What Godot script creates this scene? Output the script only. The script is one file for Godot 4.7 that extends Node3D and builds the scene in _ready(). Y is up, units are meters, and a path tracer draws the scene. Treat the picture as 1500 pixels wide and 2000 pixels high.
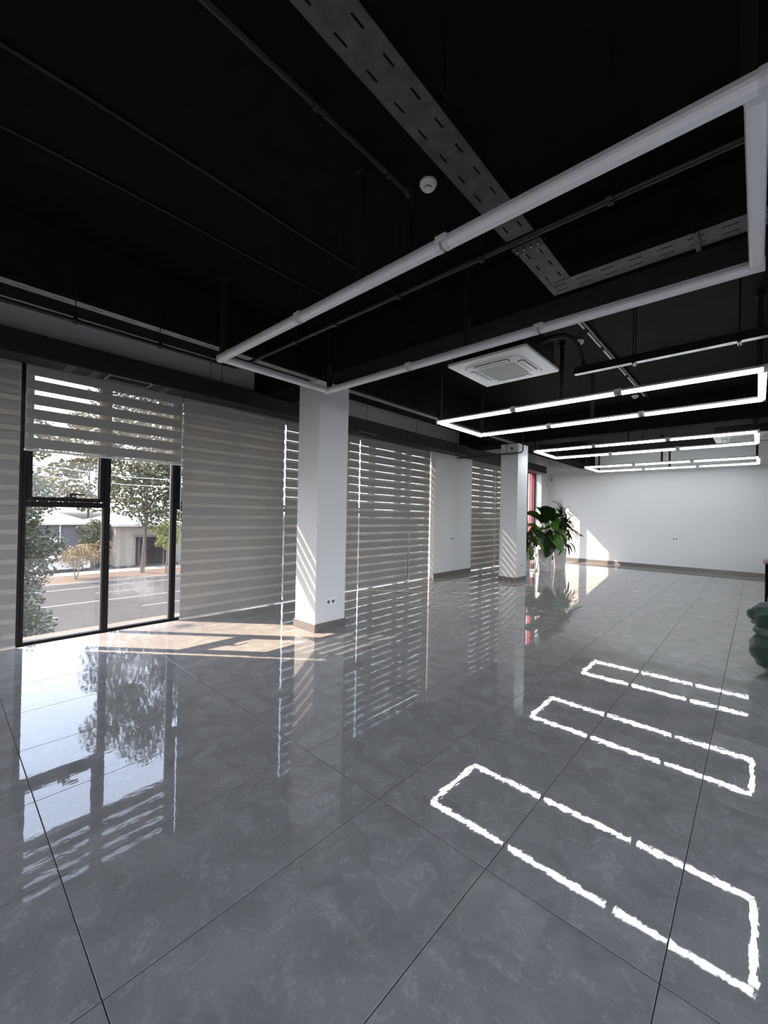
extends Node3D
# An emptied office: window wall with zebra blinds on the left, black services ceiling,
# polished stone tiles, rectangular LED frames. World: -Z is down the room, +X to the right.

const CEIL := 3.57
const XW := -5.47          # room face of the window wall
const ZB := -14.5          # back wall
const ZR := 4.6            # rear wall (behind the camera)
const XR := 4.2            # right wall
const ROADY := -4.31       # street level: the room is one storey up
const SUN := Vector3(1.0, -1.09, -0.82)

var M := {}
var used := {}
var rng := RandomNumberGenerator.new()

# ------------------------------------------------------------------ helpers
func numbered(called: String) -> String:
	var n: int = used.get(called, 0)
	used[called] = n + 1
	return called if n == 0 else "%s_%03d" % [called, n]

func tag(o: Node3D, label := "", category := "", group := "", kind := "") -> Node3D:
	if label: o.set_meta("label", label)
	if category: o.set_meta("category", category)
	if group: o.set_meta("group", group)
	if kind: o.set_meta("kind", kind)
	return o

func thing(called: String, label: String, category: String, at := Vector3.ZERO, group := "", kind := "") -> Node3D:
	var o := Node3D.new()
	o.name = numbered(called)
	add_child(o)
	o.position = at
	return tag(o, label, category, group, kind)

func put(called: String, mesh: Mesh, mat: Material, parent: Node3D = null, at := Vector3.ZERO) -> MeshInstance3D:
	var o := MeshInstance3D.new()
	o.mesh = mesh
	o.material_override = mat
	o.position = at
	if parent == null:
		o.name = numbered(called)
		add_child(o)
	else:
		o.name = called
		parent.add_child(o, true)
	return o

func begin() -> SurfaceTool:
	var st := SurfaceTool.new()
	st.begin(Mesh.PRIMITIVE_TRIANGLES)
	return st

func flat(st: SurfaceTool) -> ArrayMesh:
	st.generate_normals()
	return st.commit()

# a flat polygon, turned so that its front looks away from "inside"
func poly(st: SurfaceTool, v: Array, inside: Vector3) -> void:
	var mid := Vector3.ZERO
	for p in v: mid += p
	mid /= v.size()
	var n := Vector3.ZERO
	for i in v.size(): n += (v[i] - mid).cross(v[(i + 1) % v.size()] - mid)
	var pts := v.duplicate()
	if n.dot(mid - inside) > 0.0: pts.reverse()
	st.set_smooth_group(-1)
	for i in range(1, pts.size() - 1):
		st.add_vertex(pts[0]); st.add_vertex(pts[i]); st.add_vertex(pts[i + 1])

func box(st: SurfaceTool, a: Vector3, b: Vector3) -> void:
	var lo := a.min(b)
	var hi := a.max(b)
	var c := (lo + hi) * 0.5
	var p := []
	for i in 8: p.append(Vector3(hi.x if i & 1 else lo.x, hi.y if i & 2 else lo.y, hi.z if i & 4 else lo.z))
	for f in [[0, 2, 6, 4], [1, 3, 7, 5], [0, 1, 5, 4], [2, 3, 7, 6], [0, 1, 3, 2], [4, 5, 7, 6]]:
		poly(st, [p[f[0]], p[f[1]], p[f[2]], p[f[3]]], c)

# a box with chamfered edges
func cbox(st: SurfaceTool, a: Vector3, b: Vector3, r := 0.004) -> void:
	var lo := a.min(b)
	var hi := a.max(b)
	var c := (lo + hi) * 0.5
	var h := (hi - lo) * 0.5
	var s := func(x: int, y: int, z: int, k: int) -> Vector3:
		var q := Vector3(h.x * x, h.y * y, h.z * z)
		for i in 3:
			if i != k: q[i] -= r * sign(q[i])
		return c + q
	for k in 3:
		var u := (k + 1) % 3
		var w := (k + 2) % 3
		for d in [-1, 1]:
			var f := []
			for e in [[-1, -1], [1, -1], [1, 1], [-1, 1]]:
				var g := [0, 0, 0]
				g[k] = d; g[u] = e[0]; g[w] = e[1]
				f.append(s.call(g[0], g[1], g[2], k))
			poly(st, f, c)
		for d in [-1, 1]:
			for e in [-1, 1]:
				var f := []
				for q in [[-1, u], [1, u], [1, w], [-1, w]]:
					var g := [0, 0, 0]
					g[k] = q[0]; g[u] = d; g[w] = e
					f.append(s.call(g[0], g[1], g[2], q[1]))
				poly(st, f, c)
	for i in 8:
		var x := 1 if i & 1 else -1
		var y := 1 if i & 2 else -1
		var z := 1 if i & 4 else -1
		poly(st, [s.call(x, y, z, 0), s.call(x, y, z, 1), s.call(x, y, z, 2)], c)

func boxm(size: Vector3, r := 0.0) -> ArrayMesh:
	var st := begin()
	if r > 0.0: cbox(st, -size * 0.5, size * 0.5, r)
	else: box(st, -size * 0.5, size * 0.5)
	return flat(st)

func bx(called: String, a: Vector3, b: Vector3, mat: Material, parent: Node3D = null, r := 0.0) -> MeshInstance3D:
	var st := begin()
	var off := Vector3.ZERO
	if r > 0.0: cbox(st, a, b, r)
	else: box(st, a, b)
	return put(called, flat(st), mat, parent, off)

func structure(called: String, a: Vector3, b: Vector3, mat: Material, label: String, category: String) -> MeshInstance3D:
	var o := bx(called, a, b, mat)
	tag(o, label, category, "", "structure")
	return o

func frame_of(d: Vector3) -> Basis:
	var w := d.normalized()
	var u := (Vector3.UP if absf(w.y) < 0.9 else Vector3.RIGHT).cross(w).normalized()
	return Basis(u, w.cross(u), w)

# a tube along points, one radius each; smooth
func tube(st: SurfaceTool, pts: Array, radii, sides := 10, cap := true) -> void:
	var rings := []
	var b := frame_of(pts[1] - pts[0])
	for i in pts.size():
		var d: Vector3 = (pts[mini(i + 1, pts.size() - 1)] - pts[maxi(i - 1, 0)]).normalized()
		var u := b.x - d * b.x.dot(d)
		u = u.normalized() if u.length() > 0.01 else frame_of(d).x
		b = Basis(u, d.cross(u), d)
		var r: float = radii[i] if radii is Array else radii
		var ring := []
		for k in sides:
			var t := TAU * k / sides
			ring.append(pts[i] + (b.x * cos(t) + b.y * sin(t)) * r)
		rings.append(ring)
	st.set_smooth_group(1)
	for i in pts.size() - 1:
		for k in sides:
			var k2 := (k + 1) % sides
			var a: Vector3 = rings[i][k]
			var c: Vector3 = rings[i + 1][k2]
			for p in [a, rings[i][k2], c, a, c, rings[i + 1][k]]: st.add_vertex(p)
	if cap:
		poly(st, rings[0], pts[1])
		poly(st, rings[-1], pts[-2])

func lathe(st: SurfaceTool, prof: Array, at: Vector3, sides := 28, smooth := 0) -> void:
	# prof: Vector2(radius, y) listed so that the outside lies to the right when y grows
	for i in prof.size() - 1:
		var p: Vector2 = prof[i]
		var q: Vector2 = prof[i + 1]
		st.set_smooth_group(smooth if smooth else i + 2)
		for k in sides:
			var t := TAU * k / sides
			var t2 := TAU * (k + 1) / sides
			var a := at + Vector3(p.x * cos(t), p.y, p.x * sin(t))
			var b := at + Vector3(p.x * cos(t2), p.y, p.x * sin(t2))
			var c := at + Vector3(q.x * cos(t2), q.y, q.x * sin(t2))
			var d := at + Vector3(q.x * cos(t), q.y, q.x * sin(t))
			if p.x > 1e-5:
				for v in [a, b, c]: st.add_vertex(v)
			if q.x > 1e-5:
				for v in [a, c, d]: st.add_vertex(v)

# a prism: outline (Vector2 list) in the plane across "axis", swept from t0 to t1
func prism(st: SurfaceTool, outline: Array, axis: int, t0: float, t1: float) -> void:
	var at := func(q: Vector2, t: float) -> Vector3:
		if axis == 0: return Vector3(t, q.y, q.x)
		if axis == 1: return Vector3(q.x, t, q.y)
		return Vector3(q.x, q.y, t)
	var mid := Vector2.ZERO
	for q in outline: mid += q
	mid /= outline.size()
	var c: Vector3 = at.call(mid, (t0 + t1) * 0.5)
	for i in outline.size():
		var p: Vector2 = outline[i]
		var q: Vector2 = outline[(i + 1) % outline.size()]
		poly(st, [at.call(p, t0), at.call(q, t0), at.call(q, t1), at.call(p, t1)], c)
	for t in [t0, t1]:
		var tri := Geometry2D.triangulate_polygon(PackedVector2Array(outline))
		for k in range(0, tri.size(), 3):
			poly(st, [at.call(outline[tri[k]], t), at.call(outline[tri[k + 1]], t), at.call(outline[tri[k + 2]], t)], c)

func mat(color: Color, rough := 0.8, metal := 0.0) -> StandardMaterial3D:
	var m := StandardMaterial3D.new()
	m.albedo_color = color
	m.roughness = rough
	m.metallic = metal
	return m

func noise(freq: float, sd: int, oct := 4, kind := FastNoiseLite.TYPE_SIMPLEX_SMOOTH) -> FastNoiseLite:
	var n := FastNoiseLite.new()
	n.noise_type = kind
	n.seed = sd
	n.frequency = freq
	n.fractal_octaves = oct
	return n

func noise_tex(freq: float, sd: int, lo: Color, hi: Color, size := 512, oct := 5) -> NoiseTexture2D:
	var t := NoiseTexture2D.new()
	t.width = size; t.height = size
	t.seamless = true
	t.noise = noise(freq, sd, oct)
	var g := Gradient.new()
	g.set_color(0, lo); g.set_color(1, hi)
	t.color_ramp = g
	return t

func textured(m: StandardMaterial3D, tex: Texture2D, scale: float) -> StandardMaterial3D:
	m.albedo_texture = tex
	m.uv1_triplanar = true
	m.uv1_world_triplanar = true
	m.uv1_scale = Vector3.ONE * scale
	return m

# ------------------------------------------------------------------ materials
func tile_image(sd: int) -> ImageTexture:
	var w := 320
	var h := 640
	var warp := noise(0.006, sd + 1, 3)
	var base := noise(0.0065, sd, 5)
	var vein := noise(0.009, sd + 2, 4)
	var fine := noise(0.09, sd + 3, 3)
	var patch := noise(0.018, sd + 4, 4)
	var im := Image.create(w, h, false, Image.FORMAT_RGB8)
	for y in h:
		for x in w:
			var wx := warp.get_noise_2d(x, y) * 70.0
			var wy := warp.get_noise_2d(x + 900, y + 400) * 70.0
			var b := base.get_noise_2d(x + wx, y + wy)
			var v := 1.0 - absf(vein.get_noise_2d(x * 0.8 + wx * 1.6, y * 1.2 + wy * 1.6)) * 9.0
			var p := smoothstep(0.1, 0.42, patch.get_noise_2d(x + wx, y + wy))
			var f := fine.get_noise_2d(x, y)
			var g := 0.60 + b * 0.06 + f * 0.016
			g += clampf(v, 0.0, 1.0) * 0.03 * (0.5 + b) + p * (0.03 + f * 0.05)
			im.set_pixel(x, y, Color(g * 1.02, g * 1.005, g * 0.985))
	return ImageTexture.create_from_image(im)

func make_materials() -> void:
	M.wall = textured(mat(Color.WHITE, 0.75), noise_tex(0.03, 3, Color(0.895, 0.895, 0.89), Color(0.906, 0.906, 0.901)), 0.7)
	M.column = textured(mat(Color.WHITE, 0.62), noise_tex(0.03, 5, Color(0.885, 0.885, 0.88), Color(0.896, 0.896, 0.891)), 0.9)
	M.black = textured(mat(Color.WHITE, 0.6), noise_tex(0.02, 7, Color(0.07, 0.07, 0.075), Color(0.105, 0.107, 0.11)), 0.5)
	M.soffit = textured(mat(Color.WHITE, 0.85), noise_tex(0.02, 9, Color(0.08, 0.082, 0.083), Color(0.125, 0.128, 0.13)), 0.6)
	for k in ['black', 'soffit']: M[k].metallic_specular = 0.12
	M.pipe = mat(Color(0.075, 0.075, 0.08), 0.4)
	M.tray = textured(mat(Color.WHITE, 0.42, 0.25), noise_tex(0.015, 11, Color(0.23, 0.235, 0.24), Color(0.35, 0.355, 0.36)), 1.2)
	M.duct = mat(Color(0.115, 0.115, 0.12), 0.55)
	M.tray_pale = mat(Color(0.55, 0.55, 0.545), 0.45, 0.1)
	M.grout = mat(Color(0.20, 0.20, 0.205), 0.9)
	M.frame = mat(Color(0.05, 0.05, 0.053), 0.45)
	M.frame.metallic_specular = 0.3
	M.gasket = mat(Color(0.45, 0.45, 0.46), 0.5)
	M.skirting = textured(mat(Color.WHITE, 0.35), noise_tex(0.02, 13, Color(0.40, 0.39, 0.38), Color(0.50, 0.485, 0.47)), 1.5)
	M.white = mat(Color(0.92, 0.92, 0.915), 0.4)
	M.offwhite = mat(Color(0.80, 0.80, 0.79), 0.5)
	M.dark = mat(Color(0.06, 0.06, 0.06), 0.6)
	M.chrome = mat(Color(0.7, 0.7, 0.7), 0.25, 0.9)
	M.diffuser = mat(Color(0.95, 0.95, 0.955), 0.25)
	M.housing = mat(Color(0.86, 0.86, 0.87), 0.35)
	var lit := mat(Color(0.95, 0.95, 0.95), 0.4)
	lit.emission_enabled = true
	lit.emission = Color(0.955, 0.98, 1.0)
	lit.emission_energy_multiplier = 10.0
	M.lit = lit
	# blind fabric: dense bands let some light through, the bands between are a fine net
	var fab := textured(mat(Color.WHITE, 0.9), noise_tex(0.2, 17, Color(0.64, 0.635, 0.62), Color(0.69, 0.685, 0.67), 256, 2), 4.0)
	fab.backlight_enabled = true
	fab.backlight = Color(0.70, 0.69, 0.67)
	M.fabric = fab
	var net := mat(Color(0.86, 0.85, 0.82, 0.27), 0.9)
	net.transparency = BaseMaterial3D.TRANSPARENCY_ALPHA
	M.net = net
	M.rail = mat(Color(0.85, 0.85, 0.84), 0.35)
	var glass := mat(Color(1, 1, 1, 0.03), 0.0)
	glass.transparency = BaseMaterial3D.TRANSPARENCY_ALPHA
	glass.metallic_specular = 0.28
	M.glass = glass
	# floor tiles: four printed faces
	var relief := noise(0.022, 41, 3).get_image(512, 512, false, false, false)
	relief.convert(Image.FORMAT_RF)
	var relief_tex := ImageTexture.create_from_image(relief)
	var tiles := []
	for k in 4:
		var face := tile_image(100 + k * 17)
		for j in 2:
			var t := mat(Color.WHITE, 0.02)
			t.albedo_texture = face
			t.uv1_scale = Vector3(1, 1, 1) if j == 0 else Vector3(-1, -1, 1)
			t.metallic_specular = 0.56
			t.heightmap_enabled = true
			t.heightmap_texture = relief_tex
			t.heightmap_scale = 0.0095
			tiles.append(t)
	M.tiles = tiles
	M.bark = textured(mat(Color.WHITE, 0.9), noise_tex(0.05, 19, Color(0.28, 0.25, 0.22), Color(0.45, 0.41, 0.36)), 1.0)
	M.pot = mat(Color(0.87, 0.87, 0.86), 0.3)
	M.soil = textured(mat(Color.WHITE, 0.95), noise_tex(0.1, 21, Color(0.12, 0.09, 0.07), Color(0.22, 0.17, 0.13), 256), 3.0)
	for d in [["leaf_a", Color(0.19, 0.35, 0.10), Color(0.37, 0.52, 0.17)], ["leaf_b", Color(0.09, 0.17, 0.08), Color(0.17, 0.28, 0.11)]]:
		var lf := textured(mat(Color.WHITE, 0.35), noise_tex(0.03, 23, d[1], d[2], 256), 3.0)
		lf.backlight_enabled = true
		lf.backlight = Color(0.3, 0.4, 0.12)
		M[d[0]] = lf
	M.stem = mat(Color(0.20, 0.30, 0.12), 0.6)
	var velvet := textured(mat(Color.WHITE, 0.85), noise_tex(0.02, 25, Color(0.02, 0.16, 0.125), Color(0.05, 0.23, 0.185)), 2.0)
	velvet.rim_enabled = true; velvet.rim = 0.6; velvet.rim_tint = 0.6
	M.velvet = velvet
	var pale := textured(mat(Color.WHITE, 0.85), noise_tex(0.02, 27, Color(0.13, 0.26, 0.20), Color(0.20, 0.34, 0.27)), 2.0)
	pale.rim_enabled = true; pale.rim = 0.5; pale.rim_tint = 0.5
	M.velvet_pale = pale
	M.desk_top = textured(mat(Color.WHITE, 0.35), noise_tex(0.02, 29, Color(0.50, 0.37, 0.32), Color(0.58, 0.45, 0.40)), 1.0)
	M.desk = textured(mat(Color.WHITE, 0.7), noise_tex(0.02, 31, Color(0.05, 0.04, 0.037), Color(0.085, 0.065, 0.06)), 1.0)
	M.desk.metallic_specular = 0.2
	# outside
	M.asphalt = textured(mat(Color.WHITE, 0.9), noise_tex(0.02, 33, Color(0.25, 0.243, 0.232), Color(0.295, 0.286, 0.272)), 0.15)
	M.asphalt.metallic_specular = 0.1
	M.ledge = textured(mat(Color.WHITE, 0.9), noise_tex(0.05, 36, Color(0.37, 0.34, 0.30), Color(0.43, 0.40, 0.35)), 1.0)
	M.paint = mat(Color(0.48, 0.47, 0.46), 0.7)
	M.verge = textured(mat(Color.WHITE, 0.95), noise_tex(0.04, 35, Color(0.29, 0.225, 0.155), Color(0.40, 0.32, 0.235)), 0.2)
	M.pave = textured(mat(Color.WHITE, 0.9), noise_tex(0.04, 37, Color(0.46, 0.43, 0.39), Color(0.53, 0.50, 0.46)), 0.3)
	M.roof = mat(Color(0.80, 0.79, 0.77), 0.6)
	M.house_grey = textured(mat(Color.WHITE, 0.9), noise_tex(0.03, 39, Color(0.34, 0.33, 0.34), Color(0.43, 0.42, 0.42)), 0.2)
	M.house_beige = textured(mat(Color.WHITE, 0.9), noise_tex(0.03, 43, Color(0.50, 0.47, 0.43), Color(0.58, 0.55, 0.50)), 0.2)
	M.red = mat(Color(0.80, 0.16, 0.17), 0.5)
	M.facade = mat(Color(0.62, 0.56, 0.50), 0.8)
	var foliage := mat(Color.WHITE, 0.7)
	foliage.vertex_color_use_as_albedo = true
	foliage.backlight_enabled = true
	foliage.backlight = Color(0.45, 0.45, 0.3)
	M.foliage = foliage
	M.car = mat(Color(0.75, 0.76, 0.78), 0.25)
	M.car_glass = mat(Color(0.05, 0.06, 0.07), 0.1)
	M.tyre = mat(Color(0.04, 0.04, 0.04), 0.85)

# ------------------------------------------------------------------ shell
func build_floor() -> void:
	var fl := thing("floor", "polished grey stone-look porcelain tile floor with thin dark joints", "floor", Vector3.ZERO, "", "structure")
	bx("grout_bed", Vector3(-5.62, -0.25, ZB), Vector3(XR, -0.0015, ZR), M.grout, fl)
	var a := 0.601
	var b := 1.195
	var g := 0.0016
	var xs := []
	var zs := []
	var k := -4
	while true:
		var x := -3.816 + k * a
		k += 1
		if x < -5.62 - a: continue
		if x > XR: break
		xs.append(x)
	k = -4
	while true:
		var z := 0.837 - k * b
		k += 1
		if z < ZB: break
		zs.append(z)
	rng.seed = 11
	var shared := {}
	for x in xs:
		for z in zs:
			var x0 := maxf(x + g, -5.62)
			var x1 := minf(x + a - g, XR)
			var z0 := maxf(z - b + g, ZB)
			var z1 := minf(z - g, ZR)
			if x1 - x0 < 0.02 or z1 - z0 < 0.02: continue
			var key := "%.3f %.3f" % [x1 - x0, z1 - z0]
			if not shared.has(key): shared[key] = tile_mesh(x1 - x0, z1 - z0)
			put("tile", shared[key], M.tiles[rng.randi() % 8], fl, Vector3((x0 + x1) * 0.5, 0, (z0 + z1) * 0.5))

func tile_mesh(w: float, d: float) -> ArrayMesh:
	var st := begin()
	var c := 0.0012
	var t := 0.009
	var quad := func(v: Array):
		st.set_smooth_group(-1)
		for i in [0, 1, 2, 0, 2, 3]:
			var p: Vector3 = v[i]
			st.set_uv(Vector2(p.x / 0.6 + 0.5, p.z / 1.2 + 0.5))
			st.add_vertex(p)
	var hw := w * 0.5
	var hd := d * 0.5
	var top := [Vector3(-hw + c, 0, -hd + c), Vector3(hw - c, 0, -hd + c), Vector3(hw - c, 0, hd - c), Vector3(-hw + c, 0, hd - c)]
	var low := [Vector3(-hw, -c, -hd), Vector3(hw, -c, -hd), Vector3(hw, -c, hd), Vector3(-hw, -c, hd)]
	quad.call(top)
	for i in 4:
		var j := (i + 1) % 4
		quad.call([top[j], top[i], low[i], low[j]])
		quad.call([low[j], low[i], low[i] - Vector3(0, t, 0), low[j] - Vector3(0, t, 0)])
	st.generate_normals()
	st.generate_tangents()
	return st.commit()

func build_shell() -> void:
	build_floor()
	structure("ceiling", Vector3(-5.9, CEIL, ZB - 0.3), Vector3(XR + 0.3, CEIL + 0.3, ZR + 0.3), M.black, "black painted concrete slab ceiling above hanging services", "ceiling")
	structure("wall_back", Vector3(-5.9, -0.3, ZB - 0.3), Vector3(XR + 0.3, CEIL, ZB), M.wall, "plain white plastered end wall behind the potted plants", "wall")
	var wt := thing("wall_right", "white wall facing the window wall, with unseen glazing added beside the viewer for fill daylight", "wall", Vector3.ZERO, "", "structure")
	bx("wall_panel", Vector3(XR, -0.3, ZB), Vector3(XR + 0.3, CEIL, -3.6), M.wall, wt)
	bx("wall_panel", Vector3(XR, -0.3, 4.0), Vector3(XR + 0.3, CEIL, ZR + 0.3), M.wall, wt)
	bx("wall_panel", Vector3(XR, 2.95, -3.6), Vector3(XR + 0.3, CEIL, 4.0), M.wall, wt)
	bx("wall_panel", Vector3(XR, -0.3, -3.6), Vector3(XR + 0.3, -0.002, 4.0), M.wall, wt)
	var w13 := thing("window_13", "tall black framed glazing added out of view in the long blank wall for fill daylight", "window", Vector3.ZERO, "", "structure")  # unseen glazing, added to bring soft daylight onto floor and columns
	for i in 5:
		var z := -3.6 + i * 7.54 / 4.0
		bx("mullion", Vector3(XR + 0.1, 0, z), Vector3(XR + 0.2, 2.95, z + 0.06), M.frame, w13, 0.003)
	for y in [0.0, 2.89]: bx("rail", Vector3(XR + 0.1, y, -3.6), Vector3(XR + 0.2, y + 0.06, 4.0), M.frame, w13, 0.003)
	for i in 4:
		var z := -3.54 + i * 7.54 / 4.0
		bx("pane", Vector3(XR + 0.147, 0.06, z), Vector3(XR + 0.153, 2.89, z + 1.825), M.glass, w13)
	# window wall: piers and the strip above the openings
	var wl := thing("wall_left", "white window wall with piers between glazed bays", "wall", Vector3.ZERO, "", "structure")
	bx("pier", Vector3(-5.9, -0.3, -9.36), Vector3(XW, CEIL, -7.72), M.wall, wl)
	bx("pier", Vector3(-5.9, -0.3, ZB), Vector3(XW, CEIL, -13.97), M.wall, wl)
	bx("pier", Vector3(-5.9, -0.3, 2.42), Vector3(XW, CEIL, ZR + 0.3), M.wall, wl)
	for s in [[-7.72, 2.42], [-13.97, -9.36]]:
		bx("wall_strip", Vector3(-5.9, 3.0, s[0]), Vector3(XW, CEIL, s[1]), M.wall, wl)
		bx("sill", Vector3(-5.9, -0.3, s[0]), Vector3(-5.62, -0.012, s[1]), M.facade, wl)
	bx("red_cladding", Vector3(-5.9, -0.3, -13.972), Vector3(-5.77, 3.2, -13.95), M.red, wl)
	# rear wall; three large unseen panes added behind the camera for fill daylight
	var wr := thing("wall_rear", "rear wall with wide unseen glazing added behind the viewer for fill daylight", "wall", Vector3.ZERO, "", "structure")
	bx("wall_panel", Vector3(-5.9, -0.3, ZR), Vector3(-3.5, CEIL, ZR + 0.3), M.wall, wr)
	bx("wall_panel", Vector3(3.4, -0.3, ZR), Vector3(XR + 0.3, CEIL, ZR + 0.3), M.wall, wr)
	bx("wall_panel", Vector3(-3.5, 2.9, ZR), Vector3(3.4, CEIL, ZR + 0.3), M.wall, wr)
	bx("wall_panel", Vector3(-3.5, -0.3, ZR), Vector3(3.4, 0.0, ZR + 0.3), M.wall, wr)
	var w9 := thing("window_12", "wide black framed glazing added out of view in the rear wall for fill daylight", "window", Vector3.ZERO, "", "structure")
	for i in 4:
		var x := -3.5 + i * 6.84 / 3.0
		bx("mullion", Vector3(x, 0, ZR + 0.1), Vector3(x + 0.06, 2.9, ZR + 0.2), M.frame, w9, 0.003)
	for y in [0.0, 2.84]:
		bx("rail", Vector3(-3.5, y, ZR + 0.1), Vector3(3.4, y + 0.06, ZR + 0.2), M.frame, w9, 0.003)
	for i in 3:
		var x := -3.44 + i * 6.84 / 3.0
		bx("pane", Vector3(x, 0.06, ZR + 0.147), Vector3(x + 2.22, 2.84, ZR + 0.153), M.glass, w9)
	# skirtings
	for s in [["baseboard_back", Vector3(XW, 0, ZB), Vector3(XR, 0.11, ZB + 0.012)], ["baseboard_left", Vector3(XW, 0, -9.36), Vector3(XW + 0.012, 0.11, -7.72)], ["baseboard_corner", Vector3(XW, 0, ZB + 0.012), Vector3(XW + 0.012, 0.11, -13.97)], ["baseboard_right", Vector3(XR - 0.012, 0, ZB + 0.012), Vector3(XR, 0.11, -3.6)]]:
		var o := bx(s[0], s[1], s[2], M.skirting, null, 0.002)
		tag(o, "grey stone skirting along the foot of the %s" % {"baseboard_back": "white end wall", "baseboard_left": "pier between window bays", "baseboard_corner": "narrow pier by the end wall", "baseboard_right": "long blank wall"}[s[0]], "skirting", "", "structure")

func build_columns_beams() -> void:
	for c in [[-3.12, -3.60, "white square column beside the sunlit patch of floor"], [-8.70, -9.22, "white square column beside the potted plants"]]:
		var o := thing("column", c[2], "column", Vector3(-4.14, 0, (c[0] + c[1]) * 0.5))
		var hx := 0.205
		var hz: float = absf(c[1] - c[0]) * 0.5
		bx("shaft", Vector3(-hx, 0, -hz), Vector3(hx, 3.09, hz), M.column, o, 0.004)
		for s in [[Vector3(-hx - 0.014, 0, hz), Vector3(hx + 0.014, 0.10, hz + 0.014)], [Vector3(-hx - 0.014, 0, -hz - 0.014), Vector3(hx + 0.014, 0.10, -hz)], [Vector3(hx, 0, -hz), Vector3(hx + 0.014, 0.10, hz)], [Vector3(-hx - 0.014, 0, -hz), Vector3(-hx, 0.10, hz)]]:
			bx("skirting", s[0], s[1], M.skirting, o, 0.002)
		if c[0] < -5.0:
			var st := begin()
			tube(st, [Vector3(0.06, 2.985, hz), Vector3(0.06, 2.985, hz + 0.03)], 0.022, 12)
			put("bolt", flat(st), M.dark, o)
	var bd := bx("beam", Vector3(-4.35, 3.09, ZB), Vector3(-3.93, CEIL, ZR), M.soffit, null, 0.006)
	tag(bd, "black downstand beam running along the window side over both columns", "beam")
	for z in [[-3.60, -3.12, "black downstand beam crossing the room at the column by the sun patch"], [-9.22, -8.70, "black downstand beam crossing the room at the column by the plants"]]:
		var o := thing("beam", z[2], "beam", Vector3(0, 3.09, (z[0] + z[1]) * 0.5))
		var hz: float = (z[1] - z[0]) * 0.5
		bx("long_span", Vector3(-3.93, 0, -hz), Vector3(XR, CEIL - 3.09, hz), M.soffit, o, 0.006)
		bx("short_span", Vector3(XW, 0.0, -hz), Vector3(-4.35, CEIL - 3.09, hz), M.soffit, o, 0.006)

# ------------------------------------------------------------------ windows and blinds
func window_bay(n: int, z0: float, zm: float, z1: float, label: String) -> void:
	# z0 > zm > z1: jamb, mullion, jamb. The z0 side has a transom with an opening sash above it
	var o := thing("window_%d" % n, label, "window", Vector3.ZERO, "", "structure")
	var xa := -5.765
	var xb := -5.665
	var top := 3.0
	for z in [[z0, z0 - 0.03], [zm + 0.032, zm - 0.032], [z1 + 0.03, z1]]:
		bx("mullion", Vector3(xa, 0, z[0]), Vector3(xb, top, z[1]), M.frame, o, 0.003)
	bx("head_rail", Vector3(xa, 2.93, z0), Vector3(xb, top, z1), M.frame, o)
	bx("bottom_rail", Vector3(xa, -0.012, z0), Vector3(xb - 0.03, 0.018, z1), M.frame, o)
	bx("transom", Vector3(xa, 1.455, z0 - 0.03), Vector3(xb, 1.515, zm + 0.032), M.frame, o, 0.003)
	# sash
	var s0 := z0 - 0.034
	var s1 := zm + 0.036
	var sash := Node3D.new()
	sash.name = "sash"
	o.add_child(sash, true)
	var sx := Vector2(xa + 0.012, xb + 0.012)
	for r in [[1.52, 1.562, s0, s1], [2.885, 2.928, s0, s1], [1.562, 2.885, s0, s0 - 0.042], [1.562, 2.885, s1 + 0.042, s1]]:
		bx("sash_rail", Vector3(sx.x, r[0], r[2]), Vector3(sx.y, r[1], r[3]), M.frame, sash, 0.003)
	var hz := (s0 + s1) * 0.5 - 0.02
	var st := begin()
	cbox(st, Vector3(sx.y, 1.543, hz - 0.06), Vector3(sx.y + 0.012, 1.575, hz + 0.05), 0.003)
	cbox(st, Vector3(sx.y + 0.012, 1.555, hz - 0.013), Vector3(sx.y + 0.05, 1.61, hz + 0.013), 0.004)
	cbox(st, Vector3(sx.y + 0.03, 1.592, hz - 0.13), Vector3(sx.y + 0.05, 1.61, hz + 0.013), 0.004)
	put("handle", flat(st), M.dark, sash)
	for p in [[0.018, 1.455, z0 - 0.03, zm + 0.032], [1.562, 2.885, s0 - 0.042, s1 + 0.042], [0.018, 2.93, zm - 0.032, z1 + 0.03]]:
		bx("pane", Vector3(-5.723, p[0], p[2]), Vector3(-5.717, p[1], p[3]), M.glass, o)
		# pale rubber seal on the jamb side that faces the room
		bx("seal", Vector3(-5.716, p[0], p[3]), Vector3(-5.70, p[1], p[3] + 0.012), M.gasket, o)

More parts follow.
